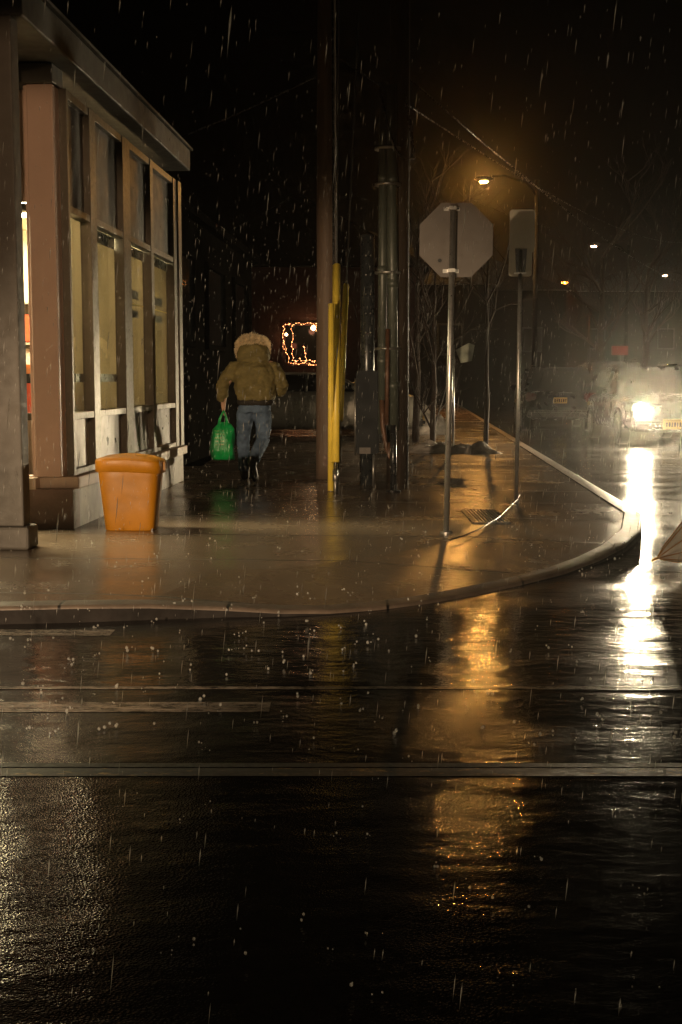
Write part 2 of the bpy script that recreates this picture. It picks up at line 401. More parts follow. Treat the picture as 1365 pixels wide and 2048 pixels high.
# end pier + wall beyond
MB().box((-.16, TE+.10, 2.02), (.28, .2, 3.2)).build('end_pier', M['frame'], shop, bevel=.006)
edges = [(133, 174), (186, 239.5), (254, 294.5), (300, 340.5)]
lo_m = ['panel_pale', 'panel_brown', 'panel_brown', 'panel_brown']
prev = lx(129)
for i, (a, b) in enumerate(edges):
    ya, yb = lx(a), lx(b); yn = lx(edges[i+1][0]) if i < 3 else TE
    fr = MB()
    fr.box((-.10, (prev+ya)/2, (Z_L1+Z_T)/2), (.12, ya-prev, Z_T-Z_L1))       # mullion on the near side
    if i == 3: fr.box((-.10, (yb+TE)/2, (Z_L1+Z_T)/2), (.12, TE-yb, Z_T-Z_L1))
    ln = yb-ya; ym = (ya+yb)/2
    for z0, z1 in ((Z_L1, Z_L1+.05), (Z_S-.06, Z_S), (Z_H, Z_H+.06), (Z_T-.07, Z_T)):
        fr.box((-.098, ym, (z0+z1)/2), (.10, ln-.002, z1-z0))
    f = fr.build('window', M['frame'], shop, bevel=.004)
    gl = MB().box((-.125, ym, (Z_S+Z_H)/2), (.008, ln, Z_H-Z_S)).build('pane', M['glass'], f)
    MB().box((-.115, ym, (Z_L1+.05+Z_S-.06)/2), (.02, ln, Z_S-.06-Z_L1-.05)).build('lower_panel', M[lo_m[i]], f)
    MB().box((-.11, ym, (Z_H+.06+Z_T-.07)/2), (.02, ln, Z_T-.07-Z_H-.06)).build('transom_panel', M['darkpanel'], f)
    if i < 2: MB().box((-.1365, ym, 1.255), (.008, ln, .075)).build('safety_band', M['black'], f)
    if i == 0:
        MB().box((-.150, yb-ln*.22, (Z_S+Z_H)/2), (.02, ln*.44, Z_H-Z_S)).build('display_board', M['panel_beige'], f)
    elif i == 1:
        MB().box((-.150, ym, (Z_S+Z_H)/2-.06), (.02, ln, Z_H-Z_S-.1)).build('display_board', M['panel_beige'], f)
        MB().box((-.136, ym+.1, Z_H-.06), (.012, ln*.75, .11)).build('blind_roll', M['black'], f)
    else:
        MB().box((-.150, ym, (Z_S+Z_H)/2-.06), (.02, ln, Z_H-Z_S-.1)).build('display_board', M['panel_beige'], f)
        MB().box((-.136, ym, Z_H-.06), (.012, ln*.98, .10)).build('blind_roll', M['black'], f)
        MB().box((-.136, ym-.02, 2.13), (.006, ln*.55, .09)).box((-.136, ym-.02, 1.93), (.006, ln*.5, .08)).build('shelf_item', M['panel_brown'], f)
        MB().box((-.135, ym, 2.03), (.008, ln*.94, .012)).build('shelf_edge', M['yellow'], f)
    prev = yb
# front glazing behind the pillar
fw = MB().box((-2.75, .20, 2.66), (4.76, .10, .06)).box((-2.75, .20, .93), (4.76, .10, .06))
for k in range(4): fw.box((-1.5-1.15*k, .20, 2.0), (.06, .10, 3.1))
fwo = fw.build('window', M['frame'], shop)
MB().box((-2.75, .21, 1.8), (4.76, .008, 1.66)).build('pane', M['glass'], fwo)
MB().box((-2.75, .17, .67), (4.76, .02, .46)).build('lower_panel', M['cream'], fwo)
MB().box((-2.75, .17, 3.15), (4.76, .02, .9)).build('transom_panel', M['pinkcol'], fwo)
MB().box((-2.75, .24, 1.25), (4.76, .012, .08)).build('safety_band', M['black'], fwo)
# interior shell
MB().box((-4.0, TE/2, .40), (7.2, TE-.6, .04)).build('interior_floor', M['int_floor'], shop)
MB().box((-4.0, TE-.08, 2.0), (7.4, .06, 3.2)).box((-7.75, TE/2, 2.0), (.06, TE, 3.2)).build('interior_wall', M['int_wall'], shop)
MB().box((-4.0, TE/2+.15, 3.05), (7.3, TE-.5, .04)).build('ceiling', M['int_wall'], shop)
for k, yy in enumerate((.9, 1.9, 2.9, 3.9)):
    for xx in (-1.0, -2.6, -4.4):
        if yy > TE-.4: continue
        t_ = MB().box((xx, yy, 2.99), (1.0, .16, .05)).build('ceiling_light', M['cream'], shop)
        MB().tube((xx-.45, yy, 2.945), (xx+.45, yy, 2.945), .02, n=10).build('tube', M['tube'], t_)
lamp('shop_light', 'AREA', (-1.6, TE/2, 2.9), 1050, (1, .80, .50), (2.6, TE-1.2), (-1.6, TE/2, 0), parent=shop)
lamp('shop_light', 'AREA', (-2.6, .58, 2.9), 1000, (1, .80, .50), (4.4, .5), (-2.6, .58, 0), parent=shop)
# free-standing pillar under the overhang
def tol(p):                                   # world -> shop local
    q = p-Vector((C0.x, C0.y, 0)); return Vector((q.dot(N), q.dot(D), q.z))
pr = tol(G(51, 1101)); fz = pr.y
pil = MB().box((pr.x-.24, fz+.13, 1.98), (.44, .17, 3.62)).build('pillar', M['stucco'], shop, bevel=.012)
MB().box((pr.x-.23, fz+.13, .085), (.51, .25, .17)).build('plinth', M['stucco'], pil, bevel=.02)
# two unseen spots behind the camera, added as fill light
lamp('unseen_spot', 'SPOT', (.95, -1.5, .75), 620, (1, .76, .46), .05, (2.0, 12.0, .9), R(22), .9)  # added to brighten the rectangular sign and the umbrella
lamp('unseen_spot', 'SPOT', (-3.4, -1.5, 1.3), 300, (1, .62, .33), .06, (.6, 7.5, -.1), R(58), .9)  # added to brighten the road markings and splashes
# added unseen spot behind the camera, narrowed to the column and bin
lamp('column_fill_spot', 'SPOT', (1.4, -7.0, 4.8), 3000, (1, .60, .33), .08, (-2.65, 10.4, 2.0), R(11.5), .4)
# low beam of a car waiting behind the camera, left
lamp('unseen_spot', 'SPOT', (-3.7, -1.5, 1.4), 5200, (1, .70, .42), .06, (1.3, 15.4, -.05), R(27), .6)

# goods seen through the shop window
pk = [('snack_box', (-1.3, 1.55), (.16, .62, .03), 'green'), ('snack_box', (-1.3, 1.28), (.8, .8, .75), 'white'), ('snack_box', (-1.3, 1.02), (.75, .2, .05), 'red'),
      ('snack_box', (-1.3, .78), (.8, .38, .08), 'orange')]
Msh = pm('shelf_steel', (.6, .55, .45), .4, .2, .05, 4, 0)
def sw(x, y, z): return Vector((C0.x, C0.y, 0)) + N*x + D*y + Vector((0, 0, z))
su = tag(empty('display_shelf', sw(-.95, .95, .42), RZ), 'cream shop shelf unit behind the front window', 'shelf')
MB().box((0, .12, .85), (.9, .03, 1.7)).build('back_panel', Msh, su)
for z in (.06, .42, .78, 1.14, 1.5): MB().box((0, 0, z), (.9, .24, .02)).build('shelf', Msh, su)
cs = [((.10, .45, .06), 'green'), ((.75, .78, .74), 'white'), ((.70, .12, .05), 'red'), ((.80, .42, .10), 'orange')]
for r_, z in enumerate((.07, .43, .79, 1.15)):
    for k in range(4):
        c, nm = cs[(k+r_) % 4]
        hh = .24+.03*((k*7+r_) % 3)
        o = MB().box((0, 0, hh/2), (.18, .14, hh), bev=.006).build('snack_box', pm('pack_'+nm, c, .4, 0, .3, 30, 0))
        q = sw(-.95-.33+.22*k, .92, .425+z); o.location = q; o.rotation_euler = (0, 0, RZ)
        tag(o, '%s carton on the %s board of the lit shop shelf' % (nm, ('lowest', 'second', 'third', 'upper')[r_]), 'carton', 'cartons on the shop shelf')
rs = tag(empty('drinks_cooler', sw(-.62, .72, .42), RZ), 'red and orange drinks cooler behind the first shop window', 'cooler')
MB().box((0, 0, .42), (.5, .5, .84), bev=.03).build('cabinet', pm('red_cooler', (.62, .10, .05), .35, 0, .2, 3, 0), rs)
MB().box((0, 0, .90), (.46, .46, .10), bev=.03).build('lid', pm('orange_lid', (.75, .30, .10), .35, 0, .2, 3, 0), rs)

# ------------------------------------------------------------------ dark building beyond the shop
s1 = tag(empty('dark_building', fp(TE+.5, -.5), RZ), 'unlit dark brick building beyond the shop', 'building')
LB = 10.0
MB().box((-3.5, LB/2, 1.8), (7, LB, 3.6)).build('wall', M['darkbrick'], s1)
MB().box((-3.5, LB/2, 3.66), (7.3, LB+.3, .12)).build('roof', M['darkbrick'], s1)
for k in range(3):
    yb = 1.2+3.0*k
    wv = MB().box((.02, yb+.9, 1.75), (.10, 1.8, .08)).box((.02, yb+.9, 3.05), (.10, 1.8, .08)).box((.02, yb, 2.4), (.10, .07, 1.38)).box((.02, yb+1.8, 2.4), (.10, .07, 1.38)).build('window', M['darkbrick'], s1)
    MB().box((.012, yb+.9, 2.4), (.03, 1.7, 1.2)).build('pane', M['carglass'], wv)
MB().tube((.07, .25, 0), (.07, .25, 3.5), .05).build('downpipe', M['steel_dark'], s1, smooth=True)

# ------------------------------------------------------------------ orange bin
bc = G(256, 1064) + Vector((0, .22, 0)); bz = .62
bn = tag(empty('plastic_bin', bc, R(-1)), 'orange plastic bin with a lid on the wet pavement by the shop', 'bin')
prof = [(.200, .0), (.207, .012), (.225, .2), (.250, .44), (.258, .515)]
MB().lathe(prof, (0, 0, 0), 64, 1.0, .72, pw=.36).build('body', M['orange'], bn, smooth=True, bevel=.003)
lm = MB()
rings = []
for r_, z in [(.262, .495), (.276, .497), (.278, .585), (.270, .604), (.20, .622), (.05, .632)]:
    rg = lm.ring(Vector((0, 0, z)), Vector((1, 0, 0)), Vector((0, 1, 0)), r_, r_*.74, 64, pw=.38)
    for v in rg: v.co.z += .012*math.cos(v.co.x*9) * (1 if z > .55 else .4) - .012 - .03*v.co.x
    rings.append(rg)
lm.loft(rings); lid = lm.build('lid', M['orange'], bn, smooth=True)
MB().box((.285, -.02, .53), (.02, .12, .07), bev=.006).build('handle', M['orange'], bn)
MB().box((.17, -.1, .012), (.05, .06, .024), bev=.005).build('foot', M['black'], bn)

# ------------------------------------------------------------------ person with a green bag
pb = G(508, 964)
ps = tag(empty('person', pb, R(0)), 'person in olive parka with furry hood and jeans walking away along the pavement', 'person')
bm_ = bmesh.new(); sk = bm_.verts.layers.skin.verify()
def sv(p, r):
    v = bm_.verts.new(p); v[sk].radius = (r, r); return v
def chain(a, lst):
    for p, r in lst:
        b = sv(p, r); bm_.edges.new((a, b)); a = b
    return a
pel = sv((.02, .02, .97), .095); pel[sk].use_root = True
che = chain(pel, [((.02, .06, 1.15), .11), ((.02, .11, 1.34), .11)])
hd = chain(che, [((.0, .15, 1.50), .06), ((-.01, .19, 1.60), .095), ((-.01, .20, 1.70), .10), ((-.01, .20, 1.75), .07)])
LW = chain(che, [((-.20, .08, 1.42), .065), ((-.345, .03, 1.16), .05), ((-.37, .10, .95), .034), ((-.37, .115, .91), .028)])
RW = chain(che, [((.24, .10, 1.42), .065), ((.335, .05, 1.17), .05), ((.285, .27, 1.06), .034), ((.27, .33, 1.05), .028)])
chain(pel, [((-.09, .01, .86), .065), ((-.135, .20, .50), .055), ((-.13, .33, .12), .042), ((-.13, .50, .05), .03)])
chain(pel, [((.11, .0, .86), .065), ((.10, .10, .50), .055), ((.0, -.24, .27), .042), ((.01, -.15, .08), .035), ((.02, -.08, .04), .03)])
# hands: palm and five fingers each, bent round the bag handles on the left
def hand(wv, base, fw, side):
    fw = Vector(fw).normalized(); side = Vector(side).normalized(); cu = fw.cross(side)
    b0 = Vector(base)
    palm = chain(wv, [(b0+fw*.045, .026)])
    for k, L in enumerate((.030, .034, .032, .025)):
        o = side*((k-1.5)*.019)
        chain(palm, [(b0+fw*.075+o, .009), (b0+fw*(.075+L)+o+cu*.012, .0085), (b0+fw*(.075+L*1.25)+o+cu*.035, .0075)])
    chain(palm, [(b0+fw*.035+side*-.036, .010), (b0+fw*.065+side*-.045+cu*.02, .009), (b0+fw*.08+side*-.035+cu*.035, .008)])
hand(LW, (-.37, .115, .91), (0, .1, -1), (0, 1, .1))
hand(RW, (.27, .33, 1.05), (0, 1, -.2), (-1, 0, 0))
me = bpy.data.meshes.new('body'); bm_.to_mesh(me); bm_.free()
bo = bpy.data.objects.new('body', me); COL.objects.link(bo); bo.parent = ps; me.materials.append(M['skin'])
smd = bo.modifiers.new('skin', 'SKIN'); smd.use_smooth_shade = True
sb_ = bo.modifiers.new('sub', 'SUBSURF'); sb_.levels = 2; sb_.render_levels = 2
MB().ball((-.01, .21, 1.70), .105, 3, (1, 1.05, 1.1)).build('hair', M['hair'], ps, smooth=True)
def cloth(name, mb, m, vox=.016, disp=.02, dscale=.12, parent=ps):
    o = mb.build(name, m, parent, smooth=True)
    r = o.modifiers.new('remesh', 'REMESH'); r.mode = 'VOXEL'; r.voxel_size = vox; r.use_smooth_shade = True
    s = o.modifiers.new('smooth', 'SMOOTH'); s.factor = .6; s.iterations = 4
    if disp:
        tx = bpy.data.textures.new(name+'_folds', 'CLOUDS'); tx.noise_scale = dscale; tx.noise_depth = 3
        d = o.modifiers.new('disp', 'DISPLACE'); d.texture = tx; d.strength = disp; d.mid_level = .5
    return o
def blob(mb, secs, n=20, pw=.85):            # stacked ellipses: centre, half width x, half depth y
    mb.loft([mb.ring(Vector(c), Vector((1, 0, 0)), Vector((0, 1, 0)), a, b, n, pw=pw) for c, a, b in secs])
j = MB()
blob(j, [((.03, .01, .985), .225, .17), ((.03, .01, 1.03), .24, .185), ((.025, .03, 1.12), .245, .19), ((.02, .05, 1.22), .25, .195), ((.015, .07, 1.32), .26, .195),
         ((.01, .09, 1.39), .25, .19), ((.0, .11, 1.45), .17, .15), ((0, .13, 1.50), .12, .12)])
j.path([(-.13, .09, 1.39), (-.23, .07, 1.365), (-.30, .05, 1.28), (-.37, .03, 1.16), (-.385, .06, 1.06), (-.38, .09, .97)], [.085, .088, .082, .075, .068, .055], 16)
j.path([(.15, .10, 1.39), (.26, .08, 1.365), (.315, .06, 1.28), (.345, .05, 1.17), (.335, .14, 1.10), (.29, .26, 1.06)], [.085, .088, .084, .078, .068, .055], 16)
cloth('parka', j, M['jacket'], .015, .07, .11)
hm = MB(); blob(hm, [((.03, .01, .925), .205, .15), ((.03, .01, .95), .225, .17), ((.03, .01, 1.0), .228, .172)])
cloth('parka_hem', hm, M['jackdark'], .015, .012)
hb = MB()
blob(hb, [((0, .08, 1.44), .19, .14), ((-.0, .09, 1.49), .205, .155), ((-.0, .12, 1.56), .205, .17), ((-.0, .14, 1.63), .185, .17), ((-.0, .16, 1.69), .14, .14), ((0, .17, 1.72), .07, .08)], 24, 1.0)
cloth('hood', hb, M['jacket'], .016, .03, .08)
# fur rim running over the hood, many tapered tufts
fu = MB(); rnd = random.Random(3)
for k in range(7000):
    a = rnd.uniform(-.25, math.pi+.45); b = rnd.uniform(0, 2*math.pi)
    th = (.022+.040*max(0.0, math.sin(a+.25)))*(.75+.5*noise.noise(Vector((a*2.2, b*.7, 2))))                          # the ruff is thickest over the crown
    rad = Vector((math.cos(a), 0, math.sin(a)))
    cen_ = Vector((-.012, .13-.09*math.sin(a), 1.575)) + Vector((.172*math.cos(a), 0, .158*math.sin(a)+.02*math.cos(a*2)))
    out = (rad*math.cos(b)+Vector((0, 1, 0))*math.sin(b))
    base = cen_ + out*th
    out = (out+Vector((rnd.uniform(-.7, .7), rnd.uniform(-.7, .7), rnd.uniform(-.7, .5)))).normalized()
    L = rnd.uniform(.022, .048); u, v = basis(out); r_ = .0045
    vs = [fu.bm.verts.new(base+u*r_), fu.bm.verts.new(base-u*r_*.5+v*r_), fu.bm.verts.new(base-u*r_*.5-v*r_), fu.bm.verts.new(base+out*L)]
    for f in ((0, 1, 3), (1, 2, 3), (2, 0, 3)): fu.bm.faces.new([vs[i] for i in f])
fu.build('fur_trim', M['fur'], ps)
jn = MB()
blob(jn, [((.02, .0, .98), .17, .13), ((.02, .0, .90), .195, .145), ((.02, .01, .84), .19, .14)])
jn.path([(-.085, .01, .90), (-.105, .05, .78), (-.13, .15, .60), (-.14, .20, .50), (-.14, .27, .30), (-.135, .33, .13)], [.105, .105, .09, .08, .075, .08], 16)
jn.path([(.11, .0, .90), (.115, .02, .78), (.115, .07, .60), (.11, .10, .50), (.055, -.08, .38), (.005, -.22, .275)], [.105, .105, .09, .082, .078, .08], 16)
cloth('jeans', jn, M['jeans'], .014, .03, .07)
bt = MB(); bt.path([(-.135, .31, .20), (-.135, .33, .08), (-.13, .36, .05)], [.06, .062, .055], 14); bt.path([(-.135, .31, .05), (-.13, .45, .05), (-.125, .56, .035)], [.055, .05, .032], 14)
cloth('boot', bt, M['boot'], .011, 0)
bt = MB(); bt.path([(.012, -.20, .33), (-.002, -.245, .23), (.0, -.23, .17)], [.058, .058, .05], 14); bt.path([(.0, -.245, .215), (.012, -.165, .09), (.02, -.08, .042)], [.052, .052, .038], 14)
cloth('boot', bt, M['boot'], .011, 0)

# green carrier bag in the left hand
def m_bag():
    q = NT('green_plastic_bag'); sp = q.n('SeparateXYZ'); q.l(q.tc.outputs['Object'], sp.inputs[0])
    n1 = q.noise(7, 4, .6)
    col = q.ramp(n1, [(.3, (.006, .25, .05)), (.7, (.015, .46, .11))])
    wv = q.n('TexWave', wave_type='BANDS', bands_direction='Z'); wv.inputs['Scale'].default_value = 7.5; wv.inputs['Distortion'].default_value = 1.5
    q.l(q.tc.outputs['Object'], wv.inputs['Vector'])
    inz = q.math('MULTIPLY', q.math('GREATER_THAN', sp.outputs[2], .17), q.math('LESS_THAN', sp.outputs[2], .36))
    inx = q.math('MULTIPLY', q.math('GREATER_THAN', sp.outputs[0], -.10), q.math('LESS_THAN', sp.outputs[0], .02))
    mk = q.math('MULTIPLY', q.math('MULTIPLY', inz, inx), q.math('GREATER_THAN', wv.outputs['Fac'], .72))
    mk = q.math('MULTIPLY', mk, q.math('GREATER_THAN', q.noise(22, 3), .5))
    q.set('Base Color', q.mix(q.math('MULTIPLY', mk, .6), col, (.45, .55, .25)))
    q.set('Roughness', .28); q.set('Transmission Weight', .12)
    q.set('Normal', q.bump(q.noise(10, 4, .6, st=(1.6, 1, .6)), .9, .03)); return q.m
bgp = pb + Vector((-.375, .07, .265))
bag = tag(empty('carrier_bag', bgp, R(0)), 'green plastic carrier bag hanging from the walking person\'s left hand', 'bag')
b = MB()
secs = [((.0, 0, 0), .135, .05), ((0, 0, .02), .15, .085), ((-.005, 0, .14), .15, .095), ((0, 0, .28), .145, .085), ((.005, 0, .37), .125, .06), ((.01, 0, .42), .10, .035), ((.012, 0, .46), .065, .02)]
rings = []
for c, a_, b_ in secs:
    rg = b.ring(Vector(c), Vector((1, 0, 0)), Vector((0, 1, 0)), a_, b_, 28, pw=.7)
    for v in rg:
        f = noise.noise(v.co*9+Vector((3, 1, 7)))*.045 + noise.noise(v.co*24)*.016; v.co.x += f; v.co.y -= f*1.1
    rings.append(rg)
b.loft(rings); bo2 = b.build('sack', m_bag(), bag, smooth=True)
for s_ in (-1, 1):
    MB().path([(-.05+.06*s_*0, s_*.012, .42), (-.035, s_*.014, .50), (.0, s_*.008, .575), (.012, s_*.004, .60)], [.018, .014, .010, .008], 8).path([(.06, s_*.012, .43), (.045, s_*.014, .50), (.022, s_*.008, .575), (.012, s_*.004, .60)], [.018, .014, .010, .008], 8).build('handle', bo2.data.materials[0], bag, smooth=True)

# ------------------------------------------------------------------ wooden pole with guy guards
g0 = G(654, 957); g0.z = 0
up1 = tag(empty('utility_pole', g0), 'weathered wooden utility pole beside three yellow guy guards', 'pole')
pm_ = MB(); rings = []
for k in range(40):
    z = 9.0*k/39; rr = .135-.0045*z
    rg = pm_.ring(Vector((.0008*z, 0, z)), Vector((1, 0, 0)), Vector((0, 1, 0)), rr, rr, 28)
    for v in rg: v.co.x += .006*noise.noise(v.co*Vector((14, 14, 1.2))) if False else .005*noise.noise(Vector((v.co.x*16, v.co.y*16, v.co.z*1.1)))
    rings.append(rg)
pm_.loft(rings); pm_.build('shaft', M['wood'], up1, smooth=True)
MB().box((-.02, -.12, .24), (.05, .06, .14), bev=.01).build('ground_clamp', M['copper'], up1)
MB().path([(.08, -.10, .02), (.085, -.10, 2.0), (.08, -.09, 5.0), (.075, -.08, 8.5)], .012, 8).build('riser_cable', M['cable'], up1, smooth=True)
anc = G(667, 984)
def guy(base_px, top_px, Yt, g_lo, g_hi, wire_end, label, rad=.045, anchor=anc):
    a = G(*base_px); Yb = a.y
    tp = AT(top_px[0], top_px[1], Yt)
    d = tp-a
    e_ = tag(empty('guy_wire', a), label, 'guy wire', 'guarded guy wires by the wooden pole')
    q0 = d*g_lo; q1 = d*g_hi
    gd = MB(); gd.tube(q0, q1, rad, n=20); u, v = basis(d)
    gd.tube(q0+u*rad*.95, q1+u*rad*.95, rad*.16, n=8)
    gd.build('guard', M['yellow'], e_, smooth=True)
    MB().path([Vector((0, 0, 0)), q0*.5+q0*.5, d*1.0, d*wire_end], .009, 8).build('wire', M['galv'], e_, smooth=True)
    if g_lo > .05:
        MB().path([Vector((0, 0, -.02)), d*g_lo*.9], .016, 8).tube(d*g_lo*.4, d*g_lo*.75, .03, n=12).build('anchor_rod', M['galv'], e_, smooth=True)
    return e_
guy((662, 983), (663, 608), 10.75*S, .003, 1.0, 1.02, 'shortest yellow guy guard, standing straight on the pavement', .034)
guy((671, 987), (674, 530), 11.2*S, .13, 1.0, 3.2, 'tallest yellow guy guard with its wire rising along the pole', .042)
guy((674, 986), (693, 570), 11.5*S, .33, 1.0, 2.6, 'yellow guy guard leaning to the right behind the others', .034)

# ------------------------------------------------------------------ second pole with conduits
g1 = G(786, 972); g1.z = 0
Yp = g1.y
up2 = tag(empty('utility_pole', g1), 'dark pole wrapped with grey conduits and a black riser pipe', 'pole')
def rel(px, py, Y): return AT(px, py, Y)-g1
MB().tube((.06, .12, 0), (.07, .12, 9.0), .13, .10, 24).build('shaft', M['creosote'], up2, smooth=True)
a0, a1 = rel(764, 868, Yp-.05), rel(768, 165, Yp-.05)
cd = MB(); cd.tube(a0, a1, .052, n=16)
for k in range(3):
    f = .2+.26*k; p = a0.lerp(a1, f); cd.tube(p, p+Vector((0, 0, .10)), .059, n=16)
cd.build('conduit', M['conduit'], up2, smooth=True)
a0, a1 = rel(787, 860, Yp-.06), rel(783, 170, Yp-.06)
cd = MB(); cd.tube(a0, a1, .06, n=16)
for k in range(3):
    f = .12+.3*k; p = a0.lerp(a1, f); cd.tube(p, p+Vector((0, 0, .09)), .066, n=16)
cd.build('conduit', M['conduit'], up2, smooth=True)
MB().tube(rel(774, 850, Yp-.15), rel(776, 658, Yp-.15), .026, n=12).build('conduit', M['copper'], up2, smooth=True)
MB().path([rel(779, 885, Yp-.16), rel(778, 915, Yp-.16), rel(772, 890, Yp-.15), rel(766, 850, Yp-.14), rel(764, 800, Yp-.14)], .03, 12).build('elbow', M['copper'], up2, smooth=True)
q0 = G(787, 984)-g1
MB().tube(q0, rel(787, 850, G(787, 984).y), .036, n=16).tube(q0, q0+Vector((0, 0, .015)), .085, n=20).build('riser_pipe', M['black'], up2, smooth=True)
MB().path([rel(760, 175, Yp-.14), rel(768, 220, Yp-.16), rel(780, 270, Yp-.16), rel(792, 300, Yp-.14), rel(806, 318, Yp-.1), rel(830, 318, Yp), rel(822, 260, Yp), rel(812, 200, Yp)], .016, 8).build('cable', M['cable'], up2, smooth=True)
for py in (300, 372, 548, 700):
    p = rel(776, py, Yp-.02)
    st = MB(); st.tube(p, p+Vector((0, 0, .025)), .15, n=24).build('strap', M['galv'], up2, smooth=True)

# ------------------------------------------------------------------ control cabinet on a steel post
g2 = G(735, 972); Yc = g2.y
cb = tag(empty('control_cabinet', g2), 'narrow dark steel control cabinet on a post between two poles', 'cabinet')
MB().tube((.0, .17, 0), (.0, .17, 2.9), .085, .08, 20).build('post', M['steel_dark'], cb, smooth=True)
MB().tube((.07, -.05, 0), (.07, -.05, .36), .016, n=10).build('leg', M['galv'], cb, smooth=True)
MB().box((0, 0, .86), (.27, .16, .96), bev=.012).build('housing', M['cabinet'], cb)
MB().box((0, -.088, .88), (.23, .012, .86), bev=.004).build('door', M['cabinet'], cb)
MB().box((-.03, -.09, .42), (.13, .012, .075), bev=.003).build('label_plate', M['signback'], cb)
MB().tube((-.143, -.07, .36), (-.143, -.07, 1.25), .010, n=8).build('edge_trim', M['galv'], cb, smooth=True)
for k in range(6):
    z = 1.55+.22*k
    for xb in (-.02, .035): MB().ball((xb, .077, z+.01), .011, 1).build('bolt', M['galv'], cb, smooth=True)

# ------------------------------------------------------------------ signs seen from behind
def rod(mb, a, b, r): return mb.tube(a, b, r, n=16)
s0 = G(893, 1066)
tp = AT(907, 408, s0.y+.05)-s0
ss = tag(empty('stop_sign', s0), 'back of an octagonal stop sign on a thin steel pole', 'sign')
MB().tube((0, 0, 0), tp, .024, n=18).build('post', M['galv'], ss, smooth=True)
MB().tube((0, 0, 0), (0, 0, .01), .05, n=18).build('base', M['galv'], ss)
cpt = AT(913, 480, s0.y+.09)-s0
oc = []
for k in range(8):
    a = math.pi/8+k*math.pi/4; oc.append(Vector((cpt.x+.318*math.cos(a), cpt.y, cpt.z+.318*math.sin(a))))
pn = MB().prism(oc, (0, .004, 0)).build('plate', M['signback'], ss, bevel=.0015)
pn.data.materials[0] = M['signback']
red = pm('red_sign_face', (.45, .02, .02), .35, 0, .1, 5, 0)
MB().prism([Vector((cpt.x+(p.x-cpt.x)*.985, p.y+.0065, cpt.z+(p.z-cpt.z)*.985)) for p in oc], (0, .001, 0)).build('sign_face', red, pn)
for pp in ((905.5, 416), (903.5, 541)):
    p = AT(pp[0], pp[1], s0.y+.02)-s0
    MB().box((p.x, p.y+.015, p.z), (.058, .09, .028), bev=.004).box((p.x, p.y+.058, p.z), (.13, .012, .03), bev=.003).build('bracket_and_shadow', M['galv'], ss)
p = AT(880, 521, s0.y+.083)-s0
MB().tube((p.x, p.y, p.z), (p.x, p.y+.012, p.z), .016, n=10).build('bolt', M['black'], ss)

s2 = G(1033, 1004)
t2 = AT(1042, 500, s2.y+.04)-s2
ns = tag(empty('parking_sign', s2), 'back of a tall rectangular sign on a thin steel pole by the parked cars', 'sign')
MB().tube((0, 0, 0), t2, .021, n=16).build('post', M['galv'], ns, smooth=True)
def plate(x0, y0, x1, y1, dy, m=M['signback'], par=ns, rr=.03):
    a = AT(x0, y0, s2.y+dy)-s2; c = AT(x1, y1, s2.y+dy)-s2
    cx_, cz_, w_, h_ = (a.x+c.x)/2, (a.z+c.z)/2, abs(c.x-a.x), abs(a.z-c.z)
    pts = []
    for sx, sz, st in ((1, 1, 0), (-1, 1, 90), (-1, -1, 180), (1, -1, 270)):
        for k in range(5):
            an = R(st+k*22.5); pts.append(Vector((cx_+sx*(w_/2-rr)+rr*math.cos(an), a.y, cz_+sz*(h_/2-rr)+rr*math.sin(an))))
    return MB().prism(pts, (0, .004, 0)).build('plate', m, par)
mps = pm('pale_sign_back', (.36, .33, .25), .5, .1, .1, 6, .06, 60)
plate(1020, 419, 1070, 505, .085, mps); plate(1018.5, 498, 1064, 553, .065, mps)
MB().prism([AT(1031, 497, s2.y+.03)-s2, AT(1055, 497, s2.y+.03)-s2, AT(1051, 545, s2.y+.03)-s2, AT(1033, 545, s2.y+.03)-s2], (0, .02, 0)).build('bracket_and_shadow', M['steel_dark'], ns)  # dark trapezoid standing in for the post's shadow on the plate
p = AT(1041, 546, s2.y+.02)-s2
MB().box((p.x, p.y+.01, p.z), (.12, .03, .016), bev=.003).build('clamp', M['galv'], ns)
# small notice behind the stop sign pole
s3 = G(907, 905)
ws = tag(empty('notice_sign', s3), 'small pale tilted notice on a thin post behind the stop sign pole', 'sign')
MB().tube((0, 0, 0), AT(907, 690, s3.y)-s3, .022, n=12).build('post', M['galv'], ws, smooth=True)
a = AT(922, 692, s3.y-.05)-s3
MB().prism([AT(912, 700, s3.y-.04)-s3, AT(938, 686, s3.y-.04)-s3, AT(950, 690, s3.y-.04)-s3, AT(944, 722, s3.y-.04)-s3, AT(922, 726, s3.y-.04)-s3], (0, .012, 0)).build('board', pm('pale_green_board', (.38, .42, .33), .5, 0, .3, 8, .2, 20), ws)

# low steel edging, drain grate in the pavement
eg = MB(); pts = [G(900, 1080, .03), G(930, 1071, .03), G(962, 1057, .03), G(1000, 1033, .03), G(1034, 1000, .03), G(1040, 990, .03)]
eg.path(pts, .006, 8); tag(eg.build('edging_rail', M['black'], smooth=True), 'low wet edging bending between the two sign posts', 'edging')
gr = tag(empty('drain_grate', G(970, 1033, .004)), 'iron drain grate set in the wet pavement between the sign posts', 'grate')
a, b_ = G(935, 1046), G(1008, 1020); L_ = b_.y-a.y
gw = G(1003, 1033).x-G(937, 1033).x
gm = MB().box((0, -L_/2, .004), (gw, .03, .012)).box((0, L_/2, .004), (gw, .03, .012)).box((-gw/2, 0, .004), (.03, L_, .012)).box((gw/2, 0, .004), (.03, L_, .012))
gm.build('frame', M['steel_dark'], gr)
gb = MB()
for k in range(9): gb.box((-gw/2+gw*(k+1)/10, 0, .005), (.014, L_-.03, .012))
gb.build('bars', M['galv'], gr)

